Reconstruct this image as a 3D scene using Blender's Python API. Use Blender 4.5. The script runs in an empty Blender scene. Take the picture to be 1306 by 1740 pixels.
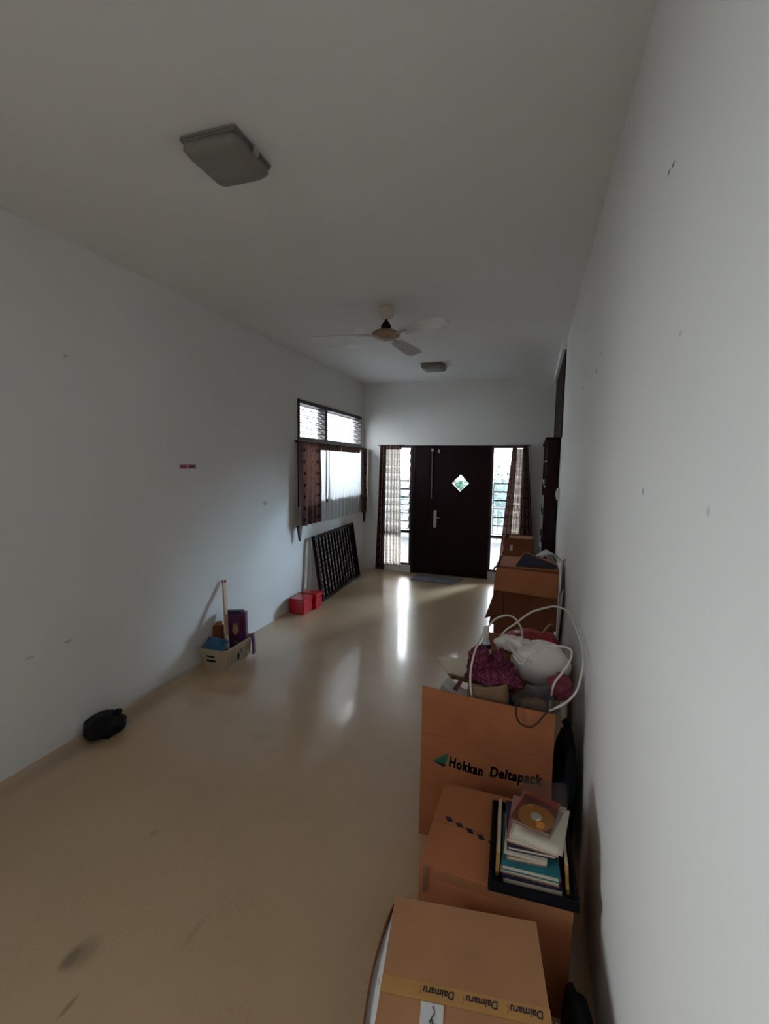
import bpy, bmesh, math, random
from mathutils import Vector, Matrix, noise
random.seed(7)
R = math.radians
scene = bpy.context.scene
C = scene.collection

# ------------------------------------------------------------------ camera
YAW, PITCH, ROLL, FPX, CAMH = 0.31553, 0.10452, 0.01414, 767.6, 1.785
cy, sy = math.cos(YAW), math.sin(YAW)
Fv = Vector((-sy*math.cos(PITCH), cy*math.cos(PITCH), -math.sin(PITCH)))
Rv = Vector((cy, sy, 0)); Uv = Rv.cross(Fv)
R2 = math.cos(ROLL)*Rv + math.sin(ROLL)*Uv
U2 = -math.sin(ROLL)*Rv + math.cos(ROLL)*Uv
cd = bpy.data.cameras.new('camera'); cam = bpy.data.objects.new('camera', cd); C.objects.link(cam)
cam.matrix_world = Matrix(((R2.x, U2.x, -Fv.x, 0), (R2.y, U2.y, -Fv.y, 0), (R2.z, U2.z, -Fv.z, CAMH), (0, 0, 0, 1)))
cd.sensor_fit = 'VERTICAL'; cd.sensor_height = 36; cd.lens = FPX*36/1740; cd.clip_start = 0.02
scene.camera = cam

# ------------------------------------------------------------------ sky and exposure
SKY = (0.90, 0.955, 1.0)
w = bpy.data.worlds.new('overcast_sky'); scene.world = w; w.use_nodes = True
w.node_tree.nodes['Background'].inputs[0].default_value = (*SKY, 1)
w.node_tree.nodes['Background'].inputs[1].default_value = 4.0
sd_ = bpy.data.lights.new('hazy_sun', 'SUN'); sd_.energy = 5.0; sd_.angle = R(22); sd_.color = (.56, .79, 1.0)
sun = bpy.data.objects.new('hazy_sun', sd_); C.objects.link(sun)
_az, _el = R(38), R(13.5)      # low glow from outside the front door, seen from the room to the right of straight ahead
sun.rotation_euler = Vector((-math.sin(_az)*math.cos(_el), -math.cos(_az)*math.cos(_el), -math.sin(_el))).to_track_quat('-Z', 'Y').to_euler()
scene.view_settings.view_transform = 'Standard'
scene.view_settings.look = 'None'
scene.view_settings.exposure = 2.66
scene.view_settings.gamma = 1.0
scene.view_settings.use_curve_mapping = False
scene.cycles.max_bounces = 14
scene.cycles.diffuse_bounces = 8
scene.cycles.transparent_max_bounces = 16
scene.cycles.sample_clamp_indirect = 6

# room extents
L, D, RX, H, REAR = -2.731, 7.175, 0.2734, 3.103, -2.4
WT = 0.15
# openings: (a0, a1, z0, z1)
WINL = (4.93, 7.06, 1.25, 2.56)         # left wall, along y
WINREAR = (-1.15, -0.18, 1.05, 2.30)      # left wall, beside the camera
SIDE_L = (-2.345, -1.875, 0.13, 2.10)    # back wall, along x
DOOR = (-1.875, -0.62, 0.0, 2.10)
SIDE_R = (-0.62, -0.13, 0.13, 2.10)

def portal(name, loc, sx, sy_, rot):
    ld = bpy.data.lights.new(name, 'AREA'); ld.shape = 'RECTANGLE'; ld.size = sx; ld.size_y = sy_
    ld.cycles.is_portal = True
    o = bpy.data.objects.new(name, ld); C.objects.link(o); o.location = loc; o.rotation_euler = rot
portal('daylight_portal', (L-0.16, (WINL[0]+WINL[1])/2, (WINL[2]+WINL[3])/2), WINL[3]-WINL[2], WINL[1]-WINL[0], (0, R(-90), 0))
portal('daylight_portal', (L-0.16, (WINREAR[0]+WINREAR[1])/2, (WINREAR[2]+WINREAR[3])/2), WINREAR[3]-WINREAR[2], WINREAR[1]-WINREAR[0], (0, R(-90), 0))
for s in (SIDE_L, SIDE_R):
    portal('daylight_portal', ((s[0]+s[1])/2, D+0.16, (s[2]+s[3])/2), s[1]-s[0], s[3]-s[2], (R(-90), 0, 0))

# ------------------------------------------------------------------ materials
def nt(name):
    m = bpy.data.materials.new(name); m.use_nodes = True
    return m, m.node_tree.nodes, m.node_tree.links, m.node_tree.nodes['Principled BSDF']

def mixcol(n, l, fac, a, b):
    x = n.new('ShaderNodeMix'); x.data_type = 'RGBA'
    for sock, v in ((x.inputs[0], fac), (x.inputs[6], a), (x.inputs[7], b)):
        if hasattr(v, 'is_output'): l.new(v, sock)
        elif isinstance(v, (int, float)): sock.default_value = v
        else: sock.default_value = (*v, 1)
    return x.outputs[2]

def ramp(n, l, v, a, b):
    x = n.new('ShaderNodeMapRange'); l.new(v, x.inputs[0]); x.inputs[1].default_value = a; x.inputs[2].default_value = b
    return x.outputs[0]

def mat(name, col, rough=0.6, var=0.12, scale=8.0, bump=0.0, spec=0.5, metal=0.0, coat=0.0, stretch=(1, 1, 1), trans=0.0):
    m, n, l, b = nt(name)
    tc = n.new('ShaderNodeTexCoord'); mp = n.new('ShaderNodeMapping'); mp.inputs[3].default_value = stretch
    l.new(tc.outputs['Object'], mp.inputs[0])
    nz = n.new('ShaderNodeTexNoise'); nz.inputs['Scale'].default_value = scale; nz.inputs['Detail'].default_value = 4
    l.new(mp.outputs[0], nz.inputs[0])
    lo = tuple(c*(1-var) for c in col); hi = tuple(min(1, c*(1+var)) for c in col)
    c = mixcol(n, l, ramp(n, l, nz.outputs[0], .3, .7), lo, hi)
    l.new(c, b.inputs['Base Color'])
    b.inputs['Roughness'].default_value = rough; b.inputs['Metallic'].default_value = metal
    b.inputs['Specular IOR Level'].default_value = spec; b.inputs['Coat Weight'].default_value = coat
    if bump:
        bp = n.new('ShaderNodeBump'); bp.inputs['Strength'].default_value = bump; bp.inputs['Distance'].default_value = .004
        l.new(nz.outputs[0], bp.inputs['Height']); l.new(bp.outputs[0], b.inputs['Normal'])
    if trans:
        tr = n.new('ShaderNodeBsdfTranslucent'); l.new(c, tr.inputs[0])
        ms = n.new('ShaderNodeMixShader'); ms.inputs[0].default_value = trans
        l.new(b.outputs[0], ms.inputs[1]); l.new(tr.outputs[0], ms.inputs[2])
        l.new(ms.outputs[0], n['Material Output'].inputs[0])
    return m

def thin_glass(name, tint=(.98, .99, .99), gloss=0.08, haze=0.0, rough=0.05):
    m, n, l, b = nt(name)
    tr = n.new('ShaderNodeBsdfTransparent'); tr.inputs[0].default_value = (*tint, 1)
    gl = n.new('ShaderNodeBsdfGlossy'); gl.inputs['Roughness'].default_value = rough
    fr = n.new('ShaderNodeFresnel'); fr.inputs[0].default_value = 1.45
    nz = n.new('ShaderNodeTexNoise'); nz.inputs['Scale'].default_value = 6
    ml = n.new('ShaderNodeMath'); ml.operation = 'MULTIPLY'; ml.inputs[1].default_value = .7
    l.new(fr.outputs[0], ml.inputs[0])
    ms = n.new('ShaderNodeMixShader'); l.new(ml.outputs[0], ms.inputs[0]); l.new(tr.outputs[0], ms.inputs[1]); l.new(gl.outputs[0], ms.inputs[2])
    out = ms.outputs[0]
    if haze:
        tl = n.new('ShaderNodeBsdfTranslucent'); l.new(mixcol(n, l, nz.outputs[0], (.8, .86, .9), (.9, .95, .98)), tl.inputs[0])
        m2 = n.new('ShaderNodeMixShader'); m2.inputs[0].default_value = haze
        l.new(out, m2.inputs[1]); l.new(tl.outputs[0], m2.inputs[2]); out = m2.outputs[0]
    l.new(out, n['Material Output'].inputs[0])
    return m

def spots(n, l, posout, base, lst):
    """stains with a shape of their own: (x, y, z, sx, sy, sz, colour, strength)"""
    c = base
    for (x, y, z, sx, sy_, sz, col, st) in lst:
        su = n.new('ShaderNodeVectorMath'); su.operation = 'SUBTRACT'; l.new(posout, su.inputs[0]); su.inputs[1].default_value = (x, y, z)
        dv = n.new('ShaderNodeVectorMath'); dv.operation = 'DIVIDE'; l.new(su.outputs[0], dv.inputs[0]); dv.inputs[1].default_value = (sx, sy_, sz)
        ln = n.new('ShaderNodeVectorMath'); ln.operation = 'LENGTH'; l.new(dv.outputs[0], ln.inputs[0])
        mr = n.new('ShaderNodeMapRange'); mr.interpolation_type = 'SMOOTHSTEP'; l.new(ln.outputs['Value'], mr.inputs[0])
        mr.inputs[1].default_value = .25; mr.inputs[2].default_value = 1; mr.inputs[3].default_value = st; mr.inputs[4].default_value = 0
        c = mixcol(n, l, mr.outputs[0], c, col)
    return c

def wall_mat(name, col, marks=()):
    m, n, l, b = nt(name)
    g = n.new('ShaderNodeNewGeometry')
    nz = n.new('ShaderNodeTexNoise'); nz.inputs['Scale'].default_value = 1.3; nz.inputs['Detail'].default_value = 6; l.new(g.outputs[0], nz.inputs[0])
    c = mixcol(n, l, ramp(n, l, nz.outputs[0], .3, .75), tuple(x*.95 for x in col), col)
    c = spots(n, l, g.outputs[0], c, marks)
    l.new(c, b.inputs['Base Color']); b.inputs['Roughness'].default_value = .75; b.inputs['Specular IOR Level'].default_value = .25
    n2 = n.new('ShaderNodeTexNoise'); n2.inputs['Scale'].default_value = 60; l.new(g.outputs[0], n2.inputs[0])
    bp = n.new('ShaderNodeBump'); bp.inputs['Strength'].default_value = .05; bp.inputs['Distance'].default_value = .003
    l.new(n2.outputs[0], bp.inputs['Height']); l.new(bp.outputs[0], b.inputs['Normal'])
    return m

GREYM = (.22, .21, .20)
WHITE = (.80, .80, .785)
M = {}
M['wall'] = wall_mat('white_paint', WHITE)
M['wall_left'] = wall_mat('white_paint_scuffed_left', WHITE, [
    (L, 1.99, .651, .1, .035, .012, GREYM, .6), (L, 4.21, 1.353, .1, .05, .035, GREYM, .6), (L, 2.08, 2.413, .1, .02, .012, GREYM, .5),
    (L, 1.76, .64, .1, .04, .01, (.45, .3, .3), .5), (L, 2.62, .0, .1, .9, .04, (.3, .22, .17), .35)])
M['wall_right'] = wall_mat('white_paint_scuffed_right', WHITE, [
    (RX, 1.265, 2.480, .1, .018, .008, (.08, .08, .08), .9), (RX, 1.300, 2.484, .1, .016, .008, (.08, .08, .08), .9),
    (RX, 2.5, 2.26, .1, .05, .014, GREYM, .7), (RX, 3.15, 2.28, .1, .05, .012, GREYM, .6), (RX, 2.35, 2.31, .1, .04, .012, GREYM, .4),
    (RX, 1.326, 1.725, .1, .014, .014, GREYM, .7), (RX, .86, 1.716, .1, .01, .012, GREYM, .4), (RX, 1.1, 2.06, .1, .02, .008, GREYM, .3)])
M['ceiling'] = wall_mat('ceiling_paint', (.80, .80, .79))

def floor_mat():
    m, n, l, b = nt('polished_beige_terrazzo')
    g = n.new('ShaderNodeNewGeometry')
    nz = n.new('ShaderNodeTexNoise'); nz.inputs['Scale'].default_value = 2.2; nz.inputs['Detail'].default_value = 6; l.new(g.outputs[0], nz.inputs[0])
    c = mixcol(n, l, ramp(n, l, nz.outputs[0], .3, .7), (.50, .335, .195), (.57, .40, .24))
    vo = n.new('ShaderNodeTexVoronoi'); vo.inputs['Scale'].default_value = 110; l.new(g.outputs[0], vo.inputs[0])
    c = mixcol(n, l, ramp(n, l, vo.outputs['Distance'], .5, .15), c, (.56, .41, .26))
    c = spots(n, l, g.outputs[0], c, [
        (-1.50, 1.035, 0, .035, .06, .1, (.16, .10, .06), .75), (-1.48, 1.06, 0, .07, .09, .1, (.2, .15, .1), .45),
        (-1.37, .925, 0, .012, .05, .1, (.1, .07, .05), .5), (-1.66, 1.57, 0, .02, .03, .1, (.2, .16, .1), .35),
        (-1.15, 1.25, 0, .02, .09, .1, (.2, .16, .1), .25), (-2.3, 2.6, 0, .06, .1, .1, (.25, .2, .14), .25),
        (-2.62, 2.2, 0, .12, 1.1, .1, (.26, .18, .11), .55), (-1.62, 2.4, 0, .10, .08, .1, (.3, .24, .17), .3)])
    l.new(c, b.inputs['Base Color'])
    n2 = n.new('ShaderNodeTexNoise'); n2.inputs['Scale'].default_value = 3.5; n2.inputs['Detail'].default_value = 5; l.new(g.outputs[0], n2.inputs[0])
    mr = n.new('ShaderNodeMapRange'); l.new(n2.outputs[0], mr.inputs[0]); mr.inputs[3].default_value = .26; mr.inputs[4].default_value = .36
    l.new(mr.outputs[0], b.inputs['Roughness'])
    b.inputs['Specular IOR Level'].default_value = .8
    b.inputs['Coat Weight'].default_value = .6; b.inputs['Coat Roughness'].default_value = .09
    return m
M['floor'] = floor_mat()
M['darkwood'] = mat('dark_stained_wood', (.015, .004, .006), .5, .35, 5, spec=.15, stretch=(8, 8, .7))
M['framewood'] = mat('dark_window_frame', (.045, .020, .022), .4, .25, 6)
M['redwood'] = mat('red_brown_wood_panel', (.026, .008, .009), .6, .3, 4, spec=.15, stretch=(6, 6, .6))
M['blackwood'] = mat('almost_black_lattice_wood', (.016, .006, .007), .75, .3, 8, spec=.2)
M['steel'] = mat('brushed_steel', (.55, .53, .50), .3, .1, 20, metal=1)
M['glass'] = thin_glass('window_glass')
M['louvre'] = thin_glass('louvre_glass', (.96, .98, .985), haze=.05)
M['glassedge'] = mat('dark_glass_edge', (.05, .065, .07), .3, .1, 20)
M['strapbrown'] = mat('dark_brown_cord', (.045, .022, .012), .7, .2, 20)
M['card'] = mat('brown_cardboard', (.41, .148, .064), .8, .10, 5, .15, .2)
M['card2'] = mat('tan_cardboard', (.40, .195, .095), .8, .10, 5, .15, .2)
M['card3'] = mat('dark_brown_cardboard', (.22, .075, .034), .8, .12, 5, .15, .2)
M['tape'] = mat('yellow_brown_packing_tape', (.46, .24, .075), .35, .08, 10)
M['tapebrown'] = mat('brown_packing_tape', (.33, .14, .06), .4, .08, 10)
M['ink'] = mat('black_ink', (.018, .016, .028), .7, .1, 20)
M['inkgreen'] = mat('green_ink', (.015, .14, .085), .7, .1, 20)
M['inkyellow'] = mat('ochre_ink', (.30, .22, .05), .7, .1, 20)
M['paper'] = mat('white_paper', (.72, .72, .70), .7, .06, 6, trans=.15)
M['cream'] = mat('cream_paper', (.60, .54, .43), .7, .08, 6)
M['plasticwhite'] = mat('white_plastic_bag', (.84, .78, .74), .4, .05, 9, .25, trans=.08)
M['whiteplastic'] = mat('cream_white_plastic', (.70, .68, .64), .35, .04, 6)
M['cable'] = mat('white_cable', (.68, .62, .56), .45, .05, 10)
M['red'] = mat('glossy_red', (.55, .008, .025), .15, .2, 6, coat=.5)
M['darkred'] = mat('red_plastic_bag', (.30, .008, .012), .3, .3, 8, .3)
M['black'] = mat('black_plastic', (.006, .006, .008), .6, .2, 8, .2, spec=.2)
M['basket'] = mat('grey_beige_plastic', (.46, .37, .27), .4, .08, 6)
M['stick'] = mat('pale_wood', (.55, .35, .19), .55, .15, 5, stretch=(12, 12, .8))
M['blue'] = mat('blue_wrapper', (.012, .085, .20), .3, .35, 14, .3)
M['purple'] = mat('purple_packet', (.11, .022, .10), .3, .45, 16)
M['gold'] = mat('gold_print', (.40, .26, .08), .4, .3, 20)
M['fan'] = mat('ivory_enamel', (.66, .60, .53), .28, .06, 6)
M['fanblade'] = mat('ivory_fan_blade', (.60, .57, .54), .22, .06, 6)
M['bronze'] = mat('tarnished_bronze', (.30, .19, .12), .4, .2, 12)
M['lampplastic'] = mat('dusty_lamp_acrylic', (.21, .195, .175), .4, .12, 5)
M['lampbase'] = mat('grey_lamp_base', (.22, .21, .20), .5, .1, 6)
M['switch'] = mat('ivory_switch', (.72, .70, .62), .4, .04, 10)
M['teal'] = mat('teal_book_cover', (.015, .16, .19), .5, .2, 9)
M['pages'] = mat('book_pages', (.56, .48, .37), .85, .12, 60, stretch=(1, 1, 12))
M['navy'] = mat('navy_cover', (.02, .018, .05), .45, .2, 9)
M['maroon'] = mat('maroon_cover', (.16, .012, .03), .45, .25, 9)
M['pink'] = mat('pink_brown_cover', (.33, .16, .13), .55, .2, 9)
M['ochre'] = mat('ochre_cover', (.40, .23, .06), .5, .2, 9)
M['redorange'] = mat('red_orange_card', (.42, .07, .04), .45, .35, 14)
M['darkgreen'] = mat('dark_green_cloth', (.02, .028, .012), .8, .3, 12, .2)
M['pinkcloth'] = mat('dark_pink_cloth', (.22, .035, .06), .8, .3, 12, .2)
M['disc'] = mat('orange_disc_print', (.55, .21, .035), .3, .1, 16)
M['kraft'] = mat('kraft_paper_bag', (.24, .14, .075), .75, .18, 7, .3)
M['clear'] = thin_glass('clear_plastic_film', (.80, .80, .78), haze=.18, rough=.2)
M['rubbergrey'] = mat('grey_woven_mat', (.16, .155, .17), .9, .4, 40, .4)
M['concrete'] = mat('grey_concrete', (.16, .16, .165), .85, .15, 2)
M['pinkwall'] = mat('pale_pink_render', (.36, .31, .30), .85, .08, 2)
M['leaf'] = mat('green_leaf', (.045, .12, .085), .5, .4, 3, trans=.2)
M['trunk'] = mat('grey_bark', (.12, .09, .06), .9, .3, 10)
M['steelpaint'] = mat('grey_painted_steel', (.30, .33, .34), .5, .1, 10)
M['sheer'] = mat('white_sheer_cloth', (.74, .79, .81), .9, .05, 20, trans=.30)

def patterned(name, base, dot, alt, scale_u, scale_v, trans=.25):
    """printed curtain cloth: UV u runs across (metres), v up (metres)"""
    m, n, l, b = nt(name)
    uv = n.new('ShaderNodeUVMap'); sp = n.new('ShaderNodeSeparateXYZ'); l.new(uv.outputs[0], sp.inputs[0])
    def cell(sock, s, off=0.0):
        a = n.new('ShaderNodeMath'); a.operation = 'MULTIPLY_ADD'; l.new(sock, a.inputs[0]); a.inputs[1].default_value = s; a.inputs[2].default_value = off
        f = n.new('ShaderNodeMath'); f.operation = 'FRACT'; l.new(a.outputs[0], f.inputs[0])
        d = n.new('ShaderNodeMath'); d.operation = 'SUBTRACT'; l.new(f.outputs[0], d.inputs[0]); d.inputs[1].default_value = .5
        ab = n.new('ShaderNodeMath'); ab.operation = 'ABSOLUTE'; l.new(d.outputs[0], ab.inputs[0])
        return ab.outputs[0]
    cu, cv = cell(sp.outputs[0], scale_u), cell(sp.outputs[1], scale_v)
    hy = n.new('ShaderNodeMath'); hy.operation = 'ADD'; l.new(cu, hy.inputs[0]); l.new(cv, hy.inputs[1])
    dots = ramp(n, l, hy.outputs[0], .23, .15)
    c2u, c2v = cell(sp.outputs[0], scale_u, .5), cell(sp.outputs[1], scale_v, .5)
    h2 = n.new('ShaderNodeMath'); h2.operation = 'ADD'; l.new(c2u, h2.inputs[0]); l.new(c2v, h2.inputs[1])
    dots2 = ramp(n, l, h2.outputs[0], .17, .10)
    nz = n.new('ShaderNodeTexNoise'); nz.inputs['Scale'].default_value = 60; nz.inputs['Detail'].default_value = 3; l.new(uv.outputs[0], nz.inputs[0])
    c = mixcol(n, l, ramp(n, l, nz.outputs[0], .45, .6), base, alt)
    c = mixcol(n, l, dots2, c, tuple((x+y)/2 for x, y in zip(dot, alt)))
    c = mixcol(n, l, dots, c, dot)
    l.new(c, b.inputs['Base Color']); b.inputs['Roughness'].default_value = .85; b.inputs['Specular IOR Level'].default_value = .2
    tr = n.new('ShaderNodeBsdfTranslucent'); l.new(c, tr.inputs[0])
    ms = n.new('ShaderNodeMixShader'); ms.inputs[0].default_value = trans
    l.new(b.outputs[0], ms.inputs[1]); l.new(tr.outputs[0], ms.inputs[2]); l.new(ms.outputs[0], n['Material Output'].inputs[0])
    return m
M['curtain'] = patterned('brown_dotted_curtain_cloth', (.095, .046, .038), (.008, .005, .008), (.15, .085, .068), 6.5, 7.0, .15)
M['lace'] = patterned('cream_dotted_voile', (.55, .48, .42), (.05, .03, .03), (.34, .27, .22), 26, 17.0, .55)
M['magenta'] = patterned('magenta_patterned_cloth', (.14, .016, .05), (.04, .006, .022), (.22, .06, .10), 55, 55, .05)

# ------------------------------------------------------------------ mesh helpers
class MB:
    def __init__(s): s.v = []; s.f = []; s.uv = None
    def box(s, x0, x1, y0, y1, z0, z1):
        i = len(s.v)
        s.v += [(x, y, z) for z in (z0, z1) for y in (y0, y1) for x in (x0, x1)]
        s.f += [tuple(i+k for k in q) for q in ((0, 2, 3, 1), (4, 5, 7, 6), (0, 1, 5, 4), (2, 6, 7, 3), (0, 4, 6, 2), (1, 3, 7, 5))]
        return s
    def hexa(s, pts):
        i = len(s.v); s.v += [tuple(p) for p in pts]
        s.f += [tuple(i+k for k in q) for q in ((0, 3, 2, 1), (4, 5, 6, 7), (0, 1, 5, 4), (1, 2, 6, 5), (2, 3, 7, 6), (3, 0, 4, 7))]
        return s
    def quadslab(s, a, b, c, d, t):
        """thin sheet over four corners with thickness t along its normal"""
        a, b, c, d = map(Vector, (a, b, c, d)); nn = (b-a).cross(d-a).normalized()*t
        return s.hexa([a, b, c, d, a+nn, b+nn, c+nn, d+nn])
    def prism(s, pts, axis, a0, a1):
        """polygon in the two other axes, extruded along axis"""
        i = len(s.v); k = len(pts)
        def mk(u, v, a): return {'x': (a, u, v), 'y': (u, a, v), 'z': (u, v, a)}[axis]
        s.v += [mk(u, v, a0) for u, v in pts] + [mk(u, v, a1) for u, v in pts]
        s.f += [tuple(i+j for j in range(k)), tuple(i+k+j for j in reversed(range(k)))]
        s.f += [(i+j, i+k+j, i+k+(j+1) % k, i+(j+1) % k) for j in range(k)]
        return s
    def tube(s, pts, r, seg=8, closed=False, taper=None):
        pts = [Vector(p) for p in pts]; i = len(s.v); npt = len(pts); prev = None
        for k, p in enumerate(pts):
            t = (pts[min(k+1, npt-1)]-pts[max(k-1, 0)]).normalized()
            if prev is None:
                a = Vector((0, 0, 1)) if abs(t.z) < .9 else Vector((1, 0, 0)); u = t.cross(a).normalized()
            else: u = (prev-t*prev.dot(t)).normalized()
            prev = u; vv = t.cross(u); rr = r*(taper[k] if taper else 1)
            s.v += [tuple(p+(u*math.cos(2*math.pi*j/seg)+vv*math.sin(2*math.pi*j/seg))*rr) for j in range(seg)]
        for k in range(npt-1):
            for j in range(seg):
                a = i+k*seg+j; b = i+k*seg+(j+1) % seg
                s.f.append((a, b, b+seg, a+seg))
        s.f += [tuple(i+j for j in reversed(range(seg))), tuple(i+(npt-1)*seg+j for j in range(seg))]
        return s
    def lathe(s, prof, seg=24, c=(0, 0)):
        i = len(s.v); k = len(prof)
        for r, z in prof:
            s.v += [(c[0]+r*math.cos(2*math.pi*j/seg), c[1]+r*math.sin(2*math.pi*j/seg), z) for j in range(seg)]
        for q in range(k-1):
            for j in range(seg):
                a = i+q*seg+j; b = i+q*seg+(j+1) % seg
                s.f.append((a, b, b+seg, a+seg))
        s.f += [tuple(i+j for j in reversed(range(seg))), tuple(i+(k-1)*seg+j for j in range(seg))]
        return s
    def grid(s, fn, nu, nv, uvfn=None):
        i = len(s.v)
        for b in range(nv+1):
            for a in range(nu+1): s.v.append(tuple(fn(a/nu, b/nv)))
        for b in range(nv):
            for a in range(nu):
                q = i+b*(nu+1)+a; s.f.append((q, q+1, q+nu+2, q+nu+1))
        if uvfn: s.uv = [uvfn(a/nu, b/nv) for b in range(nv+1) for a in range(nu+1)]
        return s
    def build(s, name, m, parent=None, smooth=False, bevel=0.0, solid=0.0):
        me = bpy.data.meshes.new(name); me.from_pydata(s.v, [], s.f); me.update()
        if s.uv:
            lay = me.uv_layers.new(name='UVMap')
            for lp in me.loops: lay.data[lp.index].uv = s.uv[lp.vertex_index]
        b = bmesh.new(); b.from_mesh(me); bmesh.ops.recalc_face_normals(b, faces=b.faces)
        if bevel: bmesh.ops.bevel(b, geom=list(b.edges), offset=bevel, segments=2, affect='EDGES', clamp_overlap=True)
        b.to_mesh(me); b.free()
        if smooth:
            for p in me.polygons: p.use_smooth = True
        me.materials.append(M[m] if isinstance(m, str) else m)
        o = bpy.data.objects.new(name, me); C.objects.link(o)
        if parent: o.parent = parent
        if solid:
            md = o.modifiers.new('thick', 'SOLIDIFY'); md.thickness = solid
        return o

def smooth_path(P, n=8):
    P = [Vector(p) for p in P]; out = []
    for k in range(len(P)-1):
        p0 = P[max(k-1, 0)]; p1 = P[k]; p2 = P[k+1]; p3 = P[min(k+2, len(P)-1)]
        for j in range(n):
            t = j/n
            out.append(.5*((2*p1)+(p2-p0)*t+(2*p0-5*p1+4*p2-p3)*t*t+(3*p1-p0-3*p2+p3)*t**3))
    out.append(P[-1]); return out
def tag(o, label=None, cat=None, group=None, kind=None):
    if label: o['label'] = label
    if cat: o['category'] = cat
    if group: o['group'] = group
    if kind: o['kind'] = kind
    return o
def thing(name, label, cat, loc=(0, 0, 0), rz=0.0, group=None):
    o = bpy.data.objects.new(name, None); C.objects.link(o); o.location = loc; o.rotation_euler = (0, 0, rz); o.empty_display_size = .1
    return tag(o, label, cat, group)
def struct_root(name, label, loc=(0, 0, 0)):
    o = bpy.data.objects.new(name, None); C.objects.link(o); o.location = loc; return tag(o, label, kind='structure')
def rbox(x0, x1, y0, y1, z0, z1): return MB().box(x0, x1, y0, y1, z0, z1)

def lump(name, m, parent, c, rad, seed=0, amp=.25, freq=2.0, flat=None, sub=4, fine=0.05, uv=False):
    """crumpled lumpy closed body; flat = z below which it is pressed flat"""
    b = bmesh.new(); bmesh.ops.create_icosphere(b, subdivisions=sub, radius=1)
    for v in b.verts:
        p = v.co.copy()
        k = 1+amp*noise.noise(p*freq+Vector((seed, seed*1.7, 3)))+fine*noise.noise(p*freq*4+Vector((seed, 9, seed)))
        q = Vector((p.x*k*rad[0], p.y*k*rad[1], p.z*k*rad[2]))+Vector(c)
        if flat is not None and q.z < flat: q.z = flat
        v.co = q
    me = bpy.data.meshes.new(name)
    if uv:
        lay = b.loops.layers.uv.new('UVMap')
        for f in b.faces:
            for lp in f.loops: lp[lay].uv = (lp.vert.co.x+lp.vert.co.y*.5, lp.vert.co.z)
    b.to_mesh(me); b.free()
    for p in me.polygons: p.use_smooth = True
    me.materials.append(M[m]); o = bpy.data.objects.new(name, me); C.objects.link(o)
    if parent: o.parent = parent
    return o

def text(name, body, m, parent, size, mtx, bold=.012, shear=0.0, bend=None, width=None, fat=0):
    cu = bpy.data.curves.new('lettering', 'FONT'); cu.body = body; cu.size = size; cu.offset = bold*size; cu.shear = shear; cu.space_character = 1.12 if fat else 1.0; cu.extrude = .0003
    ob = bpy.data.objects.new('lettering', cu); C.objects.link(ob)
    bpy.context.view_layer.update()
    me = bpy.data.meshes.new_from_object(ob.evaluated_get(bpy.context.evaluated_depsgraph_get()))
    bpy.data.objects.remove(ob); bpy.data.curves.remove(cu)
    xs = [v.co.x for v in me.vertices]; k = (width/(max(xs)-min(xs))) if width else 1; x0 = min(xs)
    if fat:
        bb = bmesh.new()
        for dx_, dy_ in ((0, 0), (fat, 0), (0, fat), (fat, fat), (fat/2, fat/2)):
            m2 = me.copy(); m2.transform(Matrix.Translation((dx_, dy_, 0))); bb.from_mesh(m2); bpy.data.meshes.remove(m2)
        bb.to_mesh(me); bb.free()
    for v in me.vertices:
        v.co.x = (v.co.x-x0)*k
        if bend: v.co.y += bend(v.co.x)
    me.transform(mtx); me.materials.clear(); me.materials.append(M[m]); me.name = name
    o = bpy.data.objects.new(name, me); C.objects.link(o)
    if parent: o.parent = parent
    return o

# ------------------------------------------------------------------ room shell
def wall_with_holes(mb, axis, c0, c1, a0, a1, z1, holes):
    """wall slab between c0 and c1 (thickness), along a from a0 to a1, with rectangular openings"""
    def put(p0, p1, q0, q1):
        if p1-p0 > 1e-6 and q1-q0 > 1e-6:
            mb.box(p0, p1, c0, c1, q0, q1) if axis == 'x' else mb.box(c0, c1, p0, p1, q0, q1)
    cur = a0
    for (h0, h1, g0, g1) in sorted(holes):
        put(cur, h0, 0, z1); put(h0, h1, 0, g0); put(h0, h1, g1, z1); cur = h1
    put(cur, a1, 0, z1)
wl = MB(); wall_with_holes(wl, 'y', L-WT, L, REAR, D+WT, H, [WINL, WINREAR])
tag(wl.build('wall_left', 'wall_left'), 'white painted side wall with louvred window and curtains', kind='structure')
wb = MB(); wall_with_holes(wb, 'x', D, D+WT, L, RX, H, [SIDE_L, DOOR, SIDE_R])
tag(wb.build('wall_back', 'wall'), 'white painted end wall around the dark front door', kind='structure')
tag(rbox(RX, RX+WT, REAR, D+WT, 0, H).build('wall_right', 'wall_right'), 'white painted wall running close beside the cartons', kind='structure')
tag(rbox(L-WT, RX+WT, REAR-WT, REAR, 0, H).build('wall_front', 'wall'), 'white painted wall opposite the front door', kind='structure')
tag(rbox(L-WT, RX+WT, REAR-WT, D+WT, -.12, 0).build('floor', 'floor'), 'polished beige terrazzo floor', kind='structure')
tag(rbox(L-WT-.02, RX+WT, REAR-WT, D+WT+.02, H, H+.12).build('ceiling', 'ceiling'), 'plain white ceiling', kind='structure')

# wooden panelling at the far end of the right wall, with the white band over it
pn = struct_root('trim_1', 'tall dark wooden panelling at the far end of the right wall')
y = 5.17
while y < 7.16:
    rbox(RX-.012, RX-.001, y, min(y+.245, 7.17), 2.10, 3.0).build('panel', 'redwood', pn)
    y += .25
tag(rbox(RX-.045, RX-.001, 5.17, 7.17, 3.0, 3.10).build('trim_2', 'wall'), 'narrow white band between panelling and ceiling', kind='structure')

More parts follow.
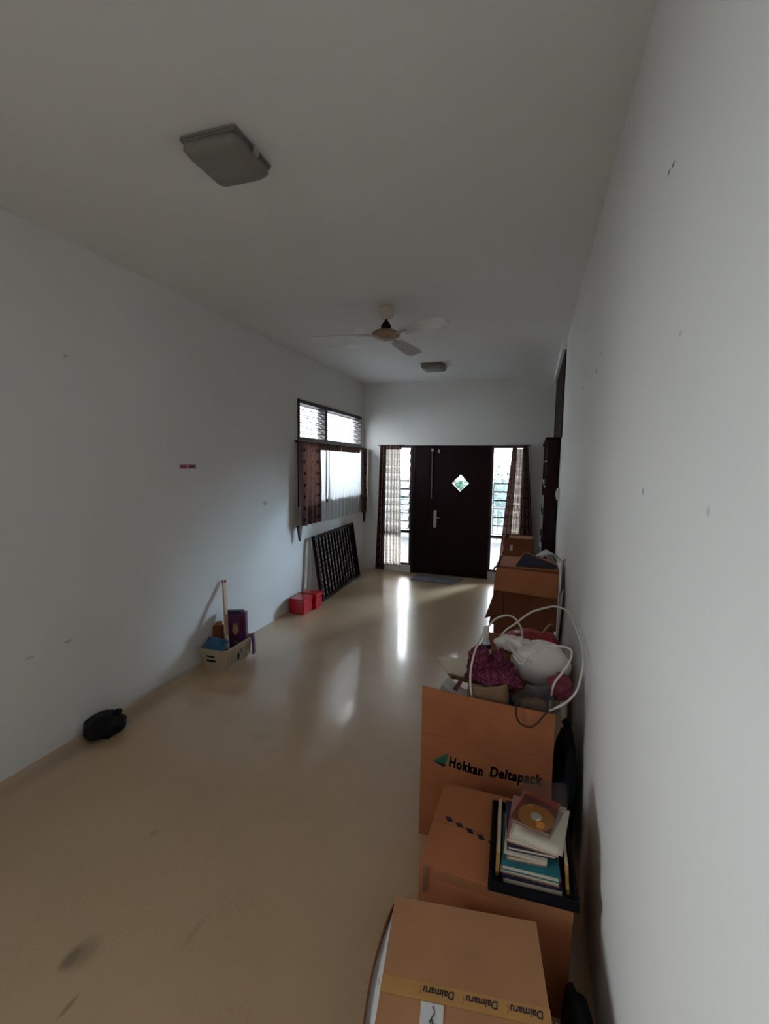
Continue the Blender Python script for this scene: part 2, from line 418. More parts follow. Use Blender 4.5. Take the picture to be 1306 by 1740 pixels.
# ------------------------------------------------------------------ left window
y0, y1, z0, z1 = WINL
win = struct_root('window_1', 'window with glass louvres above and fixed panes below')
xf0, xf1 = L-.10, L+.012
fr = MB()
fr.box(xf0, xf1, y0, y1, z1-.045, z1); fr.box(xf0, xf1, y0, y1, z0, z0+.05)
fr.box(xf0, xf1, y0, y0+.045, z0, z1); fr.box(xf0, xf1, y1-.045, y1, z0, z1)
fr.build('window_frame', 'framewood', win)
rbox(xf0, xf1, 5.66, 5.75, z0+.05, z1-.045).build('mullion', 'framewood', win)
rbox(xf0, xf1, y0+.045, 5.66, 2.03, 2.10).build('transom', 'framewood', win)
rbox(xf0, xf1, 5.75, y1-.045, 2.03, 2.10).build('transom', 'framewood', win)
def louvres(parent, axis, a0, a1, zlo, zhi, n, c, tilt=38, w=.105):
    pitch = (zhi-zlo)/n
    for k in range(n):
        zc = zlo+pitch*(k+.5)
        mb = MB(); t = .0025; dx, dz = w/2*math.cos(R(tilt)), w/2*math.sin(R(tilt)); nx, nz_ = -math.sin(R(tilt))*t, math.cos(R(tilt))*t
        prof = [(c-dx-nx, zc-dz-nz_), (c+dx-nx, zc+dz-nz_), (c+dx+nx, zc+dz+nz_), (c-dx+nx, zc-dz+nz_)]
        mb.prism(prof, 'y' if axis == 'y' else 'x', a0, a1)
        bl = mb.build('louvre_blade', 'louvre', parent)
        eg = MB()
        for sg in (-1, 1):
            ex, ez = c+sg*(dx+.001), zc+sg*(dz+.001)
            eg.prism([(ex-.003, ez-.006), (ex+.003, ez-.006), (ex+.003, ez+.006), (ex-.003, ez+.006)], 'y' if axis == 'y' else 'x', a0+.009, a1-.009)
        eg.build('edge', 'glassedge', bl)
        # metal clip at both ends
        cl = MB()
        for e in (a0-.004, a1-.008):
            pr = [(c-dx*1.02, zc-dz-.008), (c+dx*1.02, zc+dz-.008), (c+dx*1.02, zc+dz+.008), (c-dx*1.02, zc-dz+.008)]
            cl.prism(pr, 'y' if axis == 'y' else 'x', e, e+.012)
        cl.build('clip', 'steelpaint', bl)
louvres(win, 'y', y0+.06, 5.645, 2.105, 2.51, 6, L-.05, tilt=-38)
louvres(win, 'y', 5.765, y1-.06, 2.105, 2.51, 6, L-.05, tilt=-38)
for a, b in ((y0+.045, 5.66), (5.75, y1-.045)):
    rbox(L-.055, L-.050, a, b, z0+.05, 2.03).build('pane', 'glass', win)
# window beside the camera
y0, y1, z0, z1 = WINREAR
win4 = struct_root('window_4', 'wide window in the side wall beside the viewer')
fr = MB()
fr.box(xf0, xf1, y0, y1, z1-.05, z1); fr.box(xf0, xf1, y0, y1, z0, z0+.05); fr.box(xf0, xf1, y0, y0+.05, z0, z1); fr.box(xf0, xf1, y1-.05, y1, z0, z1)
fr.build('window_frame', 'framewood', win4)
rbox(xf0, xf1, (y0+y1)/2-.03, (y0+y1)/2+.03, z0+.05, z1-.05).build('mullion', 'framewood', win4)
for a, b in ((y0+.05, (y0+y1)/2-.03), ((y0+y1)/2+.03, y1-.05)):
    rbox(L-.055, L-.05, a, b, z0+.05, z1-.05).build('pane', 'glass', win4)

# ------------------------------------------------------------------ curtains
def curtain_sheet(along, a0t, a1t, a0b, a1b, zt, zb, c, m, name, folds, amp, parent=None, wav=.0, hem=0.0, seed=0):
    nu, nv = folds*10, 26
    def fn(u, v):
        a = (a0b+(a1b-a0b)*u)*(1-v)+(a0t+(a1t-a0t)*u)*v
        ph = 2*math.pi*folds*u+.6*math.sin(seed+3*v)+.8*math.sin(seed*2+7*u)
        off = amp*math.sin(ph)*(.55+.45*(1-v))+.012*noise.noise(Vector((u*4+seed, v*3, seed)))
        z = zb+(zt-zb)*v-(1-v)*hem*math.sin(ph*.5)
        return (c+off, a, z) if along == 'y' else (a, c+off, z)
    mb = MB().grid(fn, nu, nv, lambda u, v: ((a1b-a0b)*1.5*u, (zt-zb)*v))
    return mb.build(name, m, parent, smooth=True)

def tie_tail(parent, x, y, zt, zb):
    mb = MB()
    mb.hexa([(x-.012, y-.004, zb), (x+.012, y-.004, zb), (x+.012, y+.004, zb), (x-.012, y+.004, zb),
             (x-.014, y-.05, zt), (x+.014, y-.05, zt), (x+.014, y+.05, zt), (x-.014, y+.05, zt)])
    return mb.build('tie_tail', 'framewood', parent)
cu = thing('window_curtain', 'brown dotted short curtain at the louvred window, on the lattice side away from the corner', 'curtain', (0, 0, 0))
cu['label'] = 'wide brown dotted short curtain covering the outer edge of the louvred window'
curtain_sheet('y', 4.84, 5.42, 4.80, 5.40, 2.045, 1.02, L+.075, 'curtain', 'drape', 4, .022, cu, seed=1)
rbox(L+.02, L+.05, 4.84, 5.42, 2.03, 2.055).build('heading', 'curtain', cu)
tie_tail(cu, L+.06, 4.86, 1.03, .84)
cu = thing('window_curtain', 'narrow brown dotted short curtain at the louvred window beside the room corner', 'curtain', (0, 0, 0))
curtain_sheet('y', 6.90, 7.13, 6.89, 7.12, 2.045, 1.0, L+.085, 'curtain', 'drape', 3, .025, cu, seed=2)
tie_tail(cu, L+.07, 7.06, 1.0, .82)
sh = thing('sheer_curtain', 'narrow white sheer curtain in the louvred window next to the wide brown curtain', 'curtain')
curtain_sheet('y', 5.36, 5.66, 5.36, 5.64, 2.02, 1.02, L+.036, 'sheer', 'drape', 3, .018, sh, seed=3)
sh = thing('sheer_curtain', 'wide white sheer curtain in the louvred window reaching to the corner curtain', 'curtain')
curtain_sheet('y', 5.71, 7.0, 5.71, 6.98, 2.02, 1.0, L+.036, 'sheer', 'drape', 10, .020, sh, hem=.012, seed=4)
vr = thing('curtain_rail', 'brown curtain rail with a gathered strip across the louvred window', 'curtain rail')
MB().tube([(L+.03, 4.82, 2.055), (L+.03, 7.13, 2.055)], .009).build('rod', 'framewood', vr)
curtain_sheet('y', 5.42, 6.9, 5.42, 6.9, 2.05, 1.965, L+.052, 'curtain', 'gathered_strip', 18, .005, vr, seed=5)

# ------------------------------------------------------------------ front door and sidelights
dr = struct_root('door_1', 'dark wooden front door with a diamond pane and a narrow side leaf', (0, 0, 0))
yb0, yb1 = D-.012, D+.10
fr = MB(); fr.box(-1.875, -1.845, yb0, yb1, 0, 2.10); fr.box(-.65, -.62, yb0, yb1, 0, 2.10); fr.box(-1.845, -.65, yb0, yb1, 2.06, 2.10)
fr.build('door_frame', 'darkwood', dr)
lf = rbox(-1.842, -1.548, D+.012, D+.055, .002, 2.0598).build('leaf', 'darkwood', dr)
rbox(-1.80, -1.59, D+.004, D+.012, .12, 1.95).build('raised_panel', 'darkwood', lf)
# main leaf with a diamond hole
cx, cz, hd = -1.086, 1.51, .135
x0, x1, za, zb = -1.544, -.6505, .002, 2.0598
ml = MB()
for yy in (D+.008, D+.055):
    ml.v += [(x0, yy, za), (x1, yy, za), (x1, yy, zb), (x0, yy, zb), (cx, yy, cz-hd), (cx+hd, yy, cz), (cx, yy, cz+hd), (cx-hd, yy, cz)]
q = [(0, 1, 5, 4), (1, 2, 5), (2, 3, 7, 6), (2, 6, 5), (3, 0, 7), (0, 4, 7)]
ml.f += q+[tuple(i+8 for i in f[::-1]) for f in q]
ml.f += [(a, b, b+8, a+8) for a, b in ((0, 1), (1, 2), (2, 3), (3, 0), (4, 5), (5, 6), (6, 7), (7, 4))]
leaf2 = ml.build('leaf', 'darkwood', dr)
MB().prism([(cx, cz-hd), (cx+hd, cz), (cx, cz+hd), (cx-hd, cz)], 'y', D+.03, D+.034).build('diamond_pane', 'glass', leaf2)
bd = MB()
for (ax, az), (bx_, bz) in (((0, -1), (1, 0)), ((1, 0), (0, 1)), ((0, 1), (-1, 0)), ((-1, 0), (0, -1))):
    a = Vector((cx+ax*hd, 0, cz+az*hd)); b = Vector((cx+bx_*hd, 0, cz+bz*hd)); o_ = Vector((ax+bx_, 0, az+bz)).normalized()*.022
    bd.hexa([a+Vector((0, D-.004, 0)), b+Vector((0, D-.004, 0)), b+o_+Vector((0, D-.004, 0)), a+o_+Vector((0, D-.004, 0)),
             a+Vector((0, D+.008, 0)), b+Vector((0, D+.008, 0)), b+o_+Vector((0, D+.008, 0)), a+o_+Vector((0, D+.008, 0))])
bd.build('diamond_moulding', 'darkwood', leaf2)
rbox(-1.560, -1.530, D-.006, D+.008, .01, 2.05).build('cover_strip', 'redwood', leaf2)
MB().tube([(-1.545, D-.014, 2.03), (-1.545, D-.014, 1.25)], .006).build('long_bolt', 'bronze', lf)
rbox(-1.565, -1.525, D-.022, D-.006, 2.005, 2.05).build('bolt_catch', 'steel', lf, bevel=.004)
rbox(-1.505, -1.455, D-.004, D+.008, .78, 1.06).build('handle_plate', 'steel', leaf2, bevel=.004)
lv = MB().tube([(-1.48, D-.004, .95), (-1.48, D-.05, .95), (-1.46, D-.055, .95), (-1.38, D-.055, .945)], .010)
lv.build('lever_handle', 'steel', leaf2, smooth=True)
rbox(-1.455, -1.425, D-.02, D+.008, 1.98, 2.035).build('door_bracket', 'steel', leaf2, bevel=.004)

def sidelight(name, label, s):
    o = struct_root(name, label); x0, x1, z0, z1 = s
    f = MB(); f.box(x0, x0+.035, yb0, yb1, z0, z1); f.box(x1-.035, x1, yb0, yb1, z0, z1)
    f.box(x0+.035, x1-.035, yb0, yb1, z1-.04, z1); f.box(x0+.035, x1-.035, yb0, yb1, z0, z0+.035)
    f.build('window_frame', 'framewood', o)
    rbox(x0+.035, x1-.035, yb0, yb1, .665, .715).build('rail', 'framewood', o)
    rbox(x0+.035, x1-.035, D+.04, D+.045, z0+.035, .665).build('pane', 'glass', o)
    louvres(o, 'x', x0+.05, x1-.05, .725, 2.05, 10, D+.045, tilt=52, w=.145)
    for k in range(7):
        z = .85+k*.18
        MB().tube([(x0+.03, D+.12, z), (x1-.03, D+.12, z)], .006).build('grille_bar', 'steelpaint', o)
sidelight('window_2', 'tall louvred sidelight next to the narrow door leaf', SIDE_L)
sidelight('window_3', 'tall louvred sidelight next to the main door leaf', SIDE_R)

cu = thing('door_curtain', 'long patterned curtain hanging beside the narrow door leaf', 'curtain')
curtain_sheet('x', -2.40, -2.30, -2.46, -2.31, 2.09, .03, D-.090, 'curtain', 'drape', 3, .026, cu, seed=6)
curtain_sheet('x', -2.31, -2.065, -2.32, -2.035, 2.07, .10, D-.070, 'lace', 'voile', 5, .022, cu, seed=7)
curtain_sheet('x', -2.30, -2.05, -2.31, -2.03, 2.10, 2.03, D-.095, 'curtain', 'heading', 5, .012, cu, seed=7)
MB().tube([(-2.45, D-.05, 2.10), (-2.0, D-.05, 2.10)], .009).build('rod', 'framewood', cu)
cu = thing('door_curtain', 'long patterned curtain flaring out beside the main door leaf, behind the cartons', 'curtain')
curtain_sheet('x', -.31, -.235, -.46, -.30, 2.09, .10, D-.092, 'curtain', 'drape', 2, .024, cu, seed=8)
curtain_sheet('x', -.245, -.15, -.31, -.14, 2.05, .10, D-.068, 'lace', 'voile', 3, .022, cu, seed=9)
curtain_sheet('x', -.16, -.09, -.15, .09, 2.09, .10, D-.092, 'curtain', 'drape', 3, .026, cu, seed=10)
MB().tube([(-.40, D-.05, 2.10), (-.05, D-.05, 2.10)], .009).build('rod', 'framewood', cu)

dm = tag(MB().quadslab((-1.75, 6.70, .001), (-1.08, 6.62, .001), (-.98, 6.98, .001), (-1.72, 7.06, .001), .012).build('door_mat', 'rubbergrey'),
         'flat grey door mat on the floor before the front door', 'door mat')

# ------------------------------------------------------------------ dark cabinet at the far end of the right wall
cb = thing('shelf_cabinet', 'tall narrow dark wooden shelf cabinet against the wall panelling', 'cabinet', (0, 0, 0))
cx0, cx1, cy0, cy1, ch = .135, RX-.014, 5.36, 7.10, 2.08
rbox(cx0, cx1, cy0, cy0+.025, 0, ch).build('side_panel', 'redwood', cb)
rbox(cx0, cx1, cy1-.025, cy1, 0, ch).build('side_panel', 'redwood', cb)
rbox(cx1-.012, cx1, cy0+.025, cy1-.025, 0, ch).build('back_panel', 'redwood', cb)
rbox(cx0-.02, cx1, cy0-.02, cy1+.01, ch, ch+.03).build('top_board', 'redwood', cb)
for k in range(7):
    rbox(cx0, cx1-.012, cy0+.025, cy1-.025, .04+k*.30, .062+k*.30).build('shelf', 'redwood', cb)
for yy in (5.93, 6.5):
    rbox(cx0+.004, cx1-.012, yy, yy+.022, .062, ch).build('divider', 'redwood', cb)
k = 0
for (yy, zs, hh, ww, lean) in ((6.2, 1.562, .06, .05, 0), (6.05, 1.262, .17, .012, 10), (6.75, 1.262, .12, .02, 14), (6.3, .962, .19, .015, -12), (6.85, .962, .20, .012, 10), (6.62, .662, .17, .02, -14), (6.1, .662, .15, .03, 6)):
    o = MB().box(cx0-.012, cx0+.075, -ww/2, ww/2, 0, hh).build('leaflet', 'paper')
    o.location = (0, yy, zs+abs(math.sin(R(lean)))*ww/2+.001); o.rotation_euler = (R(lean), 0, 0)
    tag(o, {1.562: 'small white pack lying on the uppermost filled shelf of the dark cabinet', 1.262: 'small white leaflet leaning on the second filled shelf of the dark cabinet',
            .962: 'tall white leaflet leaning on the third filled shelf of the dark cabinet', .662: 'white leaflet on the lowest filled shelf of the dark cabinet'}[zs], 'leaflet', 'white leaflets in the dark cabinet')

sw = thing('light_switch', 'small ivory light switch on the white wall just before the wooden panelling', 'switch', (RX, 5.08, 1.5))
rbox(-.032, -.0005, -.045, .045, -.062, .062).build('switch_plate', 'switch', sw, bevel=.002)
rbox(-.04, -.032, -.02, .02, -.03, .03).build('rocker', 'switch', sw, bevel=.002)

# ------------------------------------------------------------------ ceiling lamps and fan
def ceiling_lamp(loc, s, label):
    o = thing('ceiling_lamp', label, 'ceiling lamp', loc, 0, 'square ceiling lamps')
    h = s/2
    rbox(-h, h, -h, h, -.022, -.0005).build('base', 'lampbase', o, bevel=.008)
    def sq(r, cr, z, n=5):
        pts = []
        for q, (sx, sy_) in enumerate(((1, 1), (-1, 1), (-1, -1), (1, -1))):
            for k in range(n+1):
                a = math.pi/2*q+math.pi/2*k/n
                pts.append((sx*(r-cr)+cr*math.cos(a), sy_*(r-cr)+cr*math.sin(a), z))
        return pts
    mb = MB(); rings = [(h-.006, .03, -.022), (h-.004, .03, -.045), (h-.02, .035, -.066), (h-.05, .04, -.074), (.02, .015, -.078)]
    for r, cr, z in rings: mb.v += sq(r, cr, z)
    n = 24
    for q in range(len(rings)-1):
        mb.f += [(q*n+j, q*n+(j+1) % n, (q+1)*n+(j+1) % n, (q+1)*n+j) for j in range(n)]
    mb.f += [tuple(range(n)), tuple(reversed(range((len(rings)-1)*n, len(rings)*n)))]
    mb.build('diffuser', 'lampplastic', o, smooth=True)
    for sx in (-1, 1):
        rbox(sx*h-.008, sx*h+.008, -.02, .02, -.04, -.012).build('clip', 'steel', o, bevel=.002)
    return o
ceiling_lamp((-1.30, 1.755, H), .27, 'square dusty acrylic ceiling lamp well before the ceiling fan')
ceiling_lamp((-1.31, 6.02, H), .30, 'square acrylic ceiling lamp between the fan and the front door')

fn_ = thing('ceiling_fan', 'ivory three-bladed ceiling fan with bronze hub', 'fan', (-1.24, 3.77, H))
MB().lathe([(.062, -.001), (.07, -.02), (.058, -.075), (.03, -.10)], 24).build('canopy', 'fan', fn_, smooth=True)
MB().tube([(0, 0, -.08), (0, 0, -.20)], .012).build('downrod', 'black', fn_)
MB().lathe([(.020, -.115), (.045, -.15), (.04, -.178), (.022, -.185)], 16).build('coupling', 'black', fn_, smooth=True)
MB().lathe([(.03, -.182), (.085, -.192), (.118, -.212), (.118, -.232), (.085, -.252), (.045, -.265), (.01, -.268)], 32).build('motor_housing', 'bronze', fn_, smooth=True)
for a in (81, 199, 331):
    mb = MB(); ca, sa = math.cos(R(a)), math.sin(R(a)); nb = 12
    for k in range(nb+1):
        t = k/nb; r = .19+.46*t; wd = .050+.022*math.sin(math.pi*min(1, t*1.1)*.6)
        if t > .9: wd *= 1-.25*((t-.9)/.1)
        for sgn in (-1, 1):
            z = -.232-sgn*wd*math.tan(R(11))-.01*t
            for dz in (.002, -.002): mb.v.append((r*ca-sgn*wd*sa, r*sa+sgn*wd*ca, z+dz))
    for k in range(nb):
        i = 4*k; j = i+4
        mb.f += [(i, j, j+2, i+2), (i+1, i+3, j+3, j+1), (i, i+1, j+1, j), (i+2, j+2, j+3, i+3)]
    mb.f += [(0, 2, 3, 1), (4*nb, 4*nb+1, 4*nb+3, 4*nb+2)]
    bl = mb.build('blade', 'fanblade', fn_)
    b2 = MB(); b2.hexa([(r*ca-s*.02*sa, r*sa+s*.02*ca, z) for z in (-.236, -.230) for r, s in ((.10, -1), (.25, -1), (.25, 1), (.10, 1))])
    b2.build('blade_arm', 'bronze', bl)

# ------------------------------------------------------------------ wall sticker
st = thing('wall_sticker', 'short red printed strip stuck to the bare left wall', 'sticker', (L, 3.08, 1.745))
rbox(.0003, .0012, -.095, .095, -.016, .022).build('strip', mat('pale_pink_strip', (.55, .34, .35), .6, .1, 20), st)
rbox(.0012, .0020, -.085, -.015, -.012, .012).build('red_print', mat('dull_red_print', (.30, .03, .06), .6, .2, 30), st)
rbox(.0012, .0020, .010, .085, -.009, .013).build('dark_print', mat('dark_red_print', (.14, .035, .045), .6, .2, 30), st)

# ------------------------------------------------------------------ lattice panel leaning on the left wall
lt = thing('lattice_panel', 'black wooden lattice panel leaning against the wall below the louvred window', 'lattice', (L+.20, 0, 0))
la = math.atan2(.125, .835); lh = .86
lt.location = (L+.205, 5.18, 0); lt.rotation_euler = (0, -la, R(2.4))
ya, yb = 0, 1.48
rbox(-.022, .022, ya, ya+.04, .0, lh).build('frame_rail', 'blackwood', lt)
rbox(-.022, .022, yb-.04, yb, .0, lh).build('frame_rail', 'blackwood', lt)
rbox(-.022, .022, ya+.04, yb-.04, lh-.035, lh).build('frame_rail', 'blackwood', lt)
rbox(-.022, .022, ya+.04, yb-.04, .0, .04).build('frame_rail', 'blackwood', lt)
nsl = 12
sl = rbox(-.008, .018, -.010, .010, .04, lh-.035).build('slat', 'blackwood', lt)
for k in range(nsl):
    o = sl if k == 0 else sl.copy()
    if k: C.objects.link(o)
    o.location = (0, ya+.04+(k+1)*(yb-ya-.08)/(nsl+1), 0)
cr = rbox(-.016, -.008, ya+.04, yb-.04, -.005, .005).build('cross_bar', 'blackwood', lt)
for k in range(11):
    o = cr if k == 0 else cr.copy()
    if k: C.objects.link(o)
    o.location = (0, 0, .04+(k+1)*(lh-.075)/12)

# ------------------------------------------------------------------ red boxes
def red_box(label, x0, x1, y0, y1, h):
    o = thing('red_box', label, 'box', ((x0+x1)/2, (y0+y1)/2, 0))
    a, b = (x1-x0)/2, (y1-y0)/2
    rbox(-a, a, -b, b, .001, h*.72).build('body', 'red', o, bevel=.008)
    rbox(-a-.005, a+.005, -b-.005, b+.005, h*.72, h).build('lid', 'red', o, bevel=.008)
red_box('glossy red box on the floor, the one farther from the lattice panel', -2.695, -2.50, 4.64, 4.86, .185)
red_box('glossy red box on the floor, standing right at the lattice panel end', -2.69, -2.465, 4.885, 5.06, .19)

# ------------------------------------------------------------------ black bag by the wall
bg = thing('black_bag', 'crumpled black bag lying on the floor against the left wall', 'bag', (-2.605, 2.11, 0))
lump('bag_body', 'black', bg, (0, 0, .05), (.115, .12, .075), 4, .3, 1.6, .002)
lump('knot', 'black', bg, (.04, .06, .115), (.028, .03, .022), 9, .3, 2, sub=3)

# ------------------------------------------------------------------ basket with things in it
bk = thing('plastic_basket', 'grey beige plastic basket on the floor against the left wall', 'basket', (-2.555, 3.30, 0))
def rring(hx, hy, z, cr=.04, n=4):
    pts = []
    for q, (sx, sy_) in enumerate(((1, 1), (-1, 1), (-1, -1), (1, -1))):
        for k in range(n+1):
            a = math.pi/2*q+math.pi/2*k/n
            pts.append((sx*(hx-cr)+cr*math.cos(a), sy_*(hy-cr)+cr*math.sin(a), z))
    return pts
mb = MB(); rings = [rring(.115, .185, .001), rring(.128, .20, .09), rring(.145, .215, .185), rring(.153, .223, .185), rring(.153, .223, .170), rring(.149, .219, .168)]
inner = [rring(.139, .209, .183), rring(.122, .194, .09), rring(.109, .179, .008)]
allr = rings[:3]+[]
seq = [rings[0], rings[1], rring(.141, .211, .165), rings[4], rings[3], rring(.138, .208, .186), inner[1], inner[2]]
for r_ in seq: mb.v += r_
n = 20
for q in range(len(seq)-1):
    mb.f += [(q*n+j, q*n+(j+1) % n, (q+1)*n+(j+1) % n, (q+1)*n+j) for j in range(n)]
mb.f += [tuple(reversed(range(n))), tuple(range((len(seq)-1)*n, len(seq)*n))]
mb.build('body', 'basket', bk, smooth=False)
for zc in (.118, .080):
    rbox(-.06, .035, -.2115+(.185-zc)*.08, -.190, zc-.010, zc+.012).build('handle_slot', 'black', bk, bevel=.004)
for k in range(7):
    rbox(.128, .140, -.15+k*.05-.004, -.15+k*.05+.004, .03, .15).build('side_rib', 'basket', bk)
def soft_pack(name, label, cat, m, loc, dims, rot, seed=0):
    o = thing(name, label, cat, loc); o.rotation_euler = rot
    dx, dy, dz = dims
    def fnn(s):
        def f(u, v):
            a, b = 2*u-1, 2*v-1
            puff = (max(0, (1-a**4)*(1-b**4)))**.5
            nn = noise.noise(Vector((a*2.2+seed, b*2.2, s)))*.25
            return (a*dx/2*(1-.05*puff), b*dy/2*(1-.05*puff), dz/2+s*dz/2*puff*(1+nn))
        return f
    mb = MB(); mb.grid(fnn(1), 14, 14); mb.grid(fnn(-1), 14, 14)
    mb.build('wrapper', m, o, smooth=True)
    return o
o = soft_pack('snack_packet', 'blue crumpled packet in the plastic basket', 'packet', 'blue', (-2.575, 3.175, .165), (.20, .15, .07), (R(28), R(6), R(10)), 1)
MB().lathe([(.028, .0), (.024, .003)], 14, (-.01, .0)).build('print_spot', 'cream', o).location = (0, 0, .062)
pk = thing('purple_packet', 'tall purple printed packet standing in the basket', 'packet', (-2.53, 3.42, .012)); pk.rotation_euler = (R(-8), R(-4), R(14))
rbox(-.105, .095, -.035, .035, 0, .40).build('packet_body', 'purple', pk, bevel=.008)
rbox(-.105, .06, -.037, .037, .375, .41).build('dark_edge', 'navy', pk, bevel=.003)
MB().prism([(-.03, .22), (0, .18), (.03, .22), (.015, .30), (0, .27), (-.02, .30)], 'y', -.0375, -.035).build('gold_print', 'gold', pk)
rbox(.045, .085, -.038, -.035, .22, .36).build('violet_print', 'magenta', pk)
sp = thing('purple_strap', 'dark purple strap hanging over the basket rim', 'strap')
def sf(u, v):
    P = [(-2.425, 3.46, .200), (-2.412, 3.464, .210), (-2.395, 3.468, .205), (-2.388, 3.47, .15), (-2.387, 3.472, .07), (-2.390, 3.475, .015)]
    t = v*(len(P)-1); k = min(int(t), len(P)-2); q = Vector(P[k]).lerp(Vector(P[k+1]), t-k)
    return q+Vector((0, (u-.5)*.06, .004*math.sin(9*v)))
MB().grid(sf, 3, 20).build('band', 'purple', sp, smooth=True, solid=.003)
cl = thing('green_cloth', 'dark green cloth lump in the basket beside the purple packet', 'cloth', (-2.462, 3.305, .0))
lump('cloth_body', 'darkgreen', cl, (0, 0, .10), (.042, .045, .085), 3, .25, 2, .012)
bt = thing('brown_carton', 'small brown carton standing in the basket against the wall', 'carton', (-2.655, 3.315, .012)); bt.rotation_euler = (0, 0, R(12))
rbox(-.04, .04, -.032, .03, 0, .30).build('carton_body', 'card3', bt, bevel=.004)
MB().prism([(-.04, .30), (.04, .30), (.035, .345), (-.02, .33)], 'y', -.002, .002).build('carton_flap', 'card', bt)
stk = thing('wooden_stick', 'pale wooden stick standing in the basket and leaning on the wall', 'stick')
a = Vector((-2.515, 3.255, .13)); b = Vector((L+.022, 3.475, .685)); dvec = (b-a).normalized(); s1 = Vector((0, 1, 0)).cross(dvec).normalized()*.009; s2 = dvec.cross(s1).normalized()*.019
MB().hexa([a-s1-s2, a+s1-s2, a+s1+s2, a-s1+s2, b-s1-s2, b+s1-s2, b+s1+s2, b-s1+s2]).build('shaft', 'stick', stk, bevel=.002)
rbox(-.021, .021, -.011, .011, -.02, .0).build('tip_band', 'pink', stk).matrix_local = Matrix.Translation(b) @ dvec.to_track_quat('Z', 'Y').to_matrix().to_4x4()

# ------------------------------------------------------------------ cartons
CW = .006
def carton(label, loc, rz, wdt, dep, h, m, name='cardboard_box'):
    """open-topped body, origin at the centre of its base"""
    o = thing(name, label, 'box', loc, rz); a, b = wdt/2, dep/2
    mb = MB()
    mb.box(-a, a, -b, -b+CW, 0.001, h).box(-a, a, b-CW, b, 0.001, h).box(-a, -a+CW, -b+CW, b-CW, 0.001, h).box(a-CW, a, -b+CW, b-CW, 0.001, h).box(-a+CW, a-CW, -b+CW, b-CW, .001, .001+CW)
    mb.build('body', m, o)
    return o
# 1: taped carton at the near end of the row
c1 = carton('tan carton closed with printed yellow tape and a white paper label', (-.108, 1.045, 0), R(8), .435, .52, .392, 'card2')
MB().quadslab((-.2175, .003, .392), (.2175, .003, .392), (.2175, .26, .394), (-.2175, .26, .394), .006).build('flap', 'card2', c1)
MB().quadslab((-.2175, -.26, .392), (.2175, -.26, .392), (.2175, -.003, .392), (-.2175, -.003, .392), .006).build('flap', 'card2', c1)
tz = .3988
rbox(-.2175, .2185, -.008, .034, tz+.0006, tz+.0012).build('tape', 'tape', c1)
tp = rbox(-.2182, -.2176, -.008, .034, .30, tz).build('tape', 'tape', c1)
for k in range(4):
    x_ = .200-k*.112
    if k < 3:
        text('tape_print', 'Daimaru', 'ink', c1, .026, Matrix.Translation((x_, .024, tz+.0016)) @ Matrix.Rotation(math.pi, 4, 'Z'), .02, .15, width=.082)
    MB().tube([(x_-.092+.004*math.cos(t), .013+.010*math.sin(t), tz+.0016) for t in [R(-70+20*j) for j in range(8)]], .0008, 5).build('tape_print', 'redorange', c1)
lb = rbox(-.108, -.05, -.072, -.010, tz+.0006, tz+.0012).build('paper_label', 'paper', c1)
ink = MB().tube([(-.078+.006*math.sin(t*5)*(1-.3*t), -.018-.036*t, tz+.0022) for t in [j/24 for j in range(25)]], .0011, 5)
ink.tube([(-.083+.012*t, -.052+.007*math.sin(6*t), tz+.0022) for t in [j/12 for j in range(13)]], .0014, 5)
ink.build('handwriting', 'navy', lb)
# bulging split side with white lining
bu = MB(); ln_ = MB(); n = 18
outer = []; innr = []
for k in range(n+1):
    t = k/n; yy = .25-.50*t; off = .030*math.sin(math.pi*min(1, t*1.05))**.8 if t*1.05 < 1 else 0
    outer.append((-.2185-off, yy)); innr.append((-.2185, yy))
for k in range(n):
    (x1_, y1_), (x2_, y2_) = outer[k], outer[k+1]
    bu.hexa([(x1_-.004, y1_, .002), (x2_-.004, y2_, .002), (x2_, y2_, .002), (x1_, y1_, .002), (x1_-.004, y1_, .383), (x2_-.004, y2_, .383), (x2_, y2_, .383), (x1_, y1_, .383)])
    (u1, v1), (u2, v2) = innr[k], innr[k+1]
    ln_.hexa([(x1_, y1_, .30), (x2_, y2_, .30), (u2, v2, .30), (u1, v1, .30), (x1_, y1_, .368), (x2_, y2_, .368), (u2, v2, .385), (u1, v1, .385)])
bu.build('split_side', 'card3', c1); ln_.build('white_lining', 'paper', c1)
MB().quadslab((.2185, -.02, .30), (.235, .03, .30), (.235, .03, .37), (.2185, -.02, .385), .002).build('torn_edge', 'paper', c1)
o = MB().lathe([(.016, 0), (.002, .0005)], 14, (0, 0)).build('red_stain', 'pink', c1); o.location = (.19, -.05, tz+.0006); o.scale = (1, .8, 1)

# 2: carton with diamond print, carries the book tray
c2 = carton('brown carton with printed dark diamonds carrying the black book tray', (-.062, 1.63, 0), R(-1.5), .50, .43, .392, 'card')
fl = MB().quadslab((-.25, -.215, .392), (.25, -.215, .392), (.25, -.012, .392), (-.25, -.012, .392), .006).build('flap', 'card', c2)
MB().quadslab((-.25, -.009, .392), (.25, -.009, .392), (.25, .215, .392), (-.25, .215, .392), .006).build('flap', 'card', c2)
for k in range(5):
    dx_, dy_ = -.19+k*.043, .012-k*.0145
    MB().prism([(dx_-.018, dy_+.010), (dx_+.004, dy_+.013), (dx_+.018, dy_-.008), (dx_-.004, dy_-.011)], 'z', .3984, .3990).build('diamond_print', 'ink', c2)
rbox(-.20, .252, -.2165, -.2155, .352, .392).build('front_tape', 'tapebrown', c2)
sl_ = MB().quadslab((-.235, -.222, .30), (-.225, -.222, .30), (-.22, -.222, .402), (-.232, -.222, .402), .002).build('tape_tail', 'clear', c2)

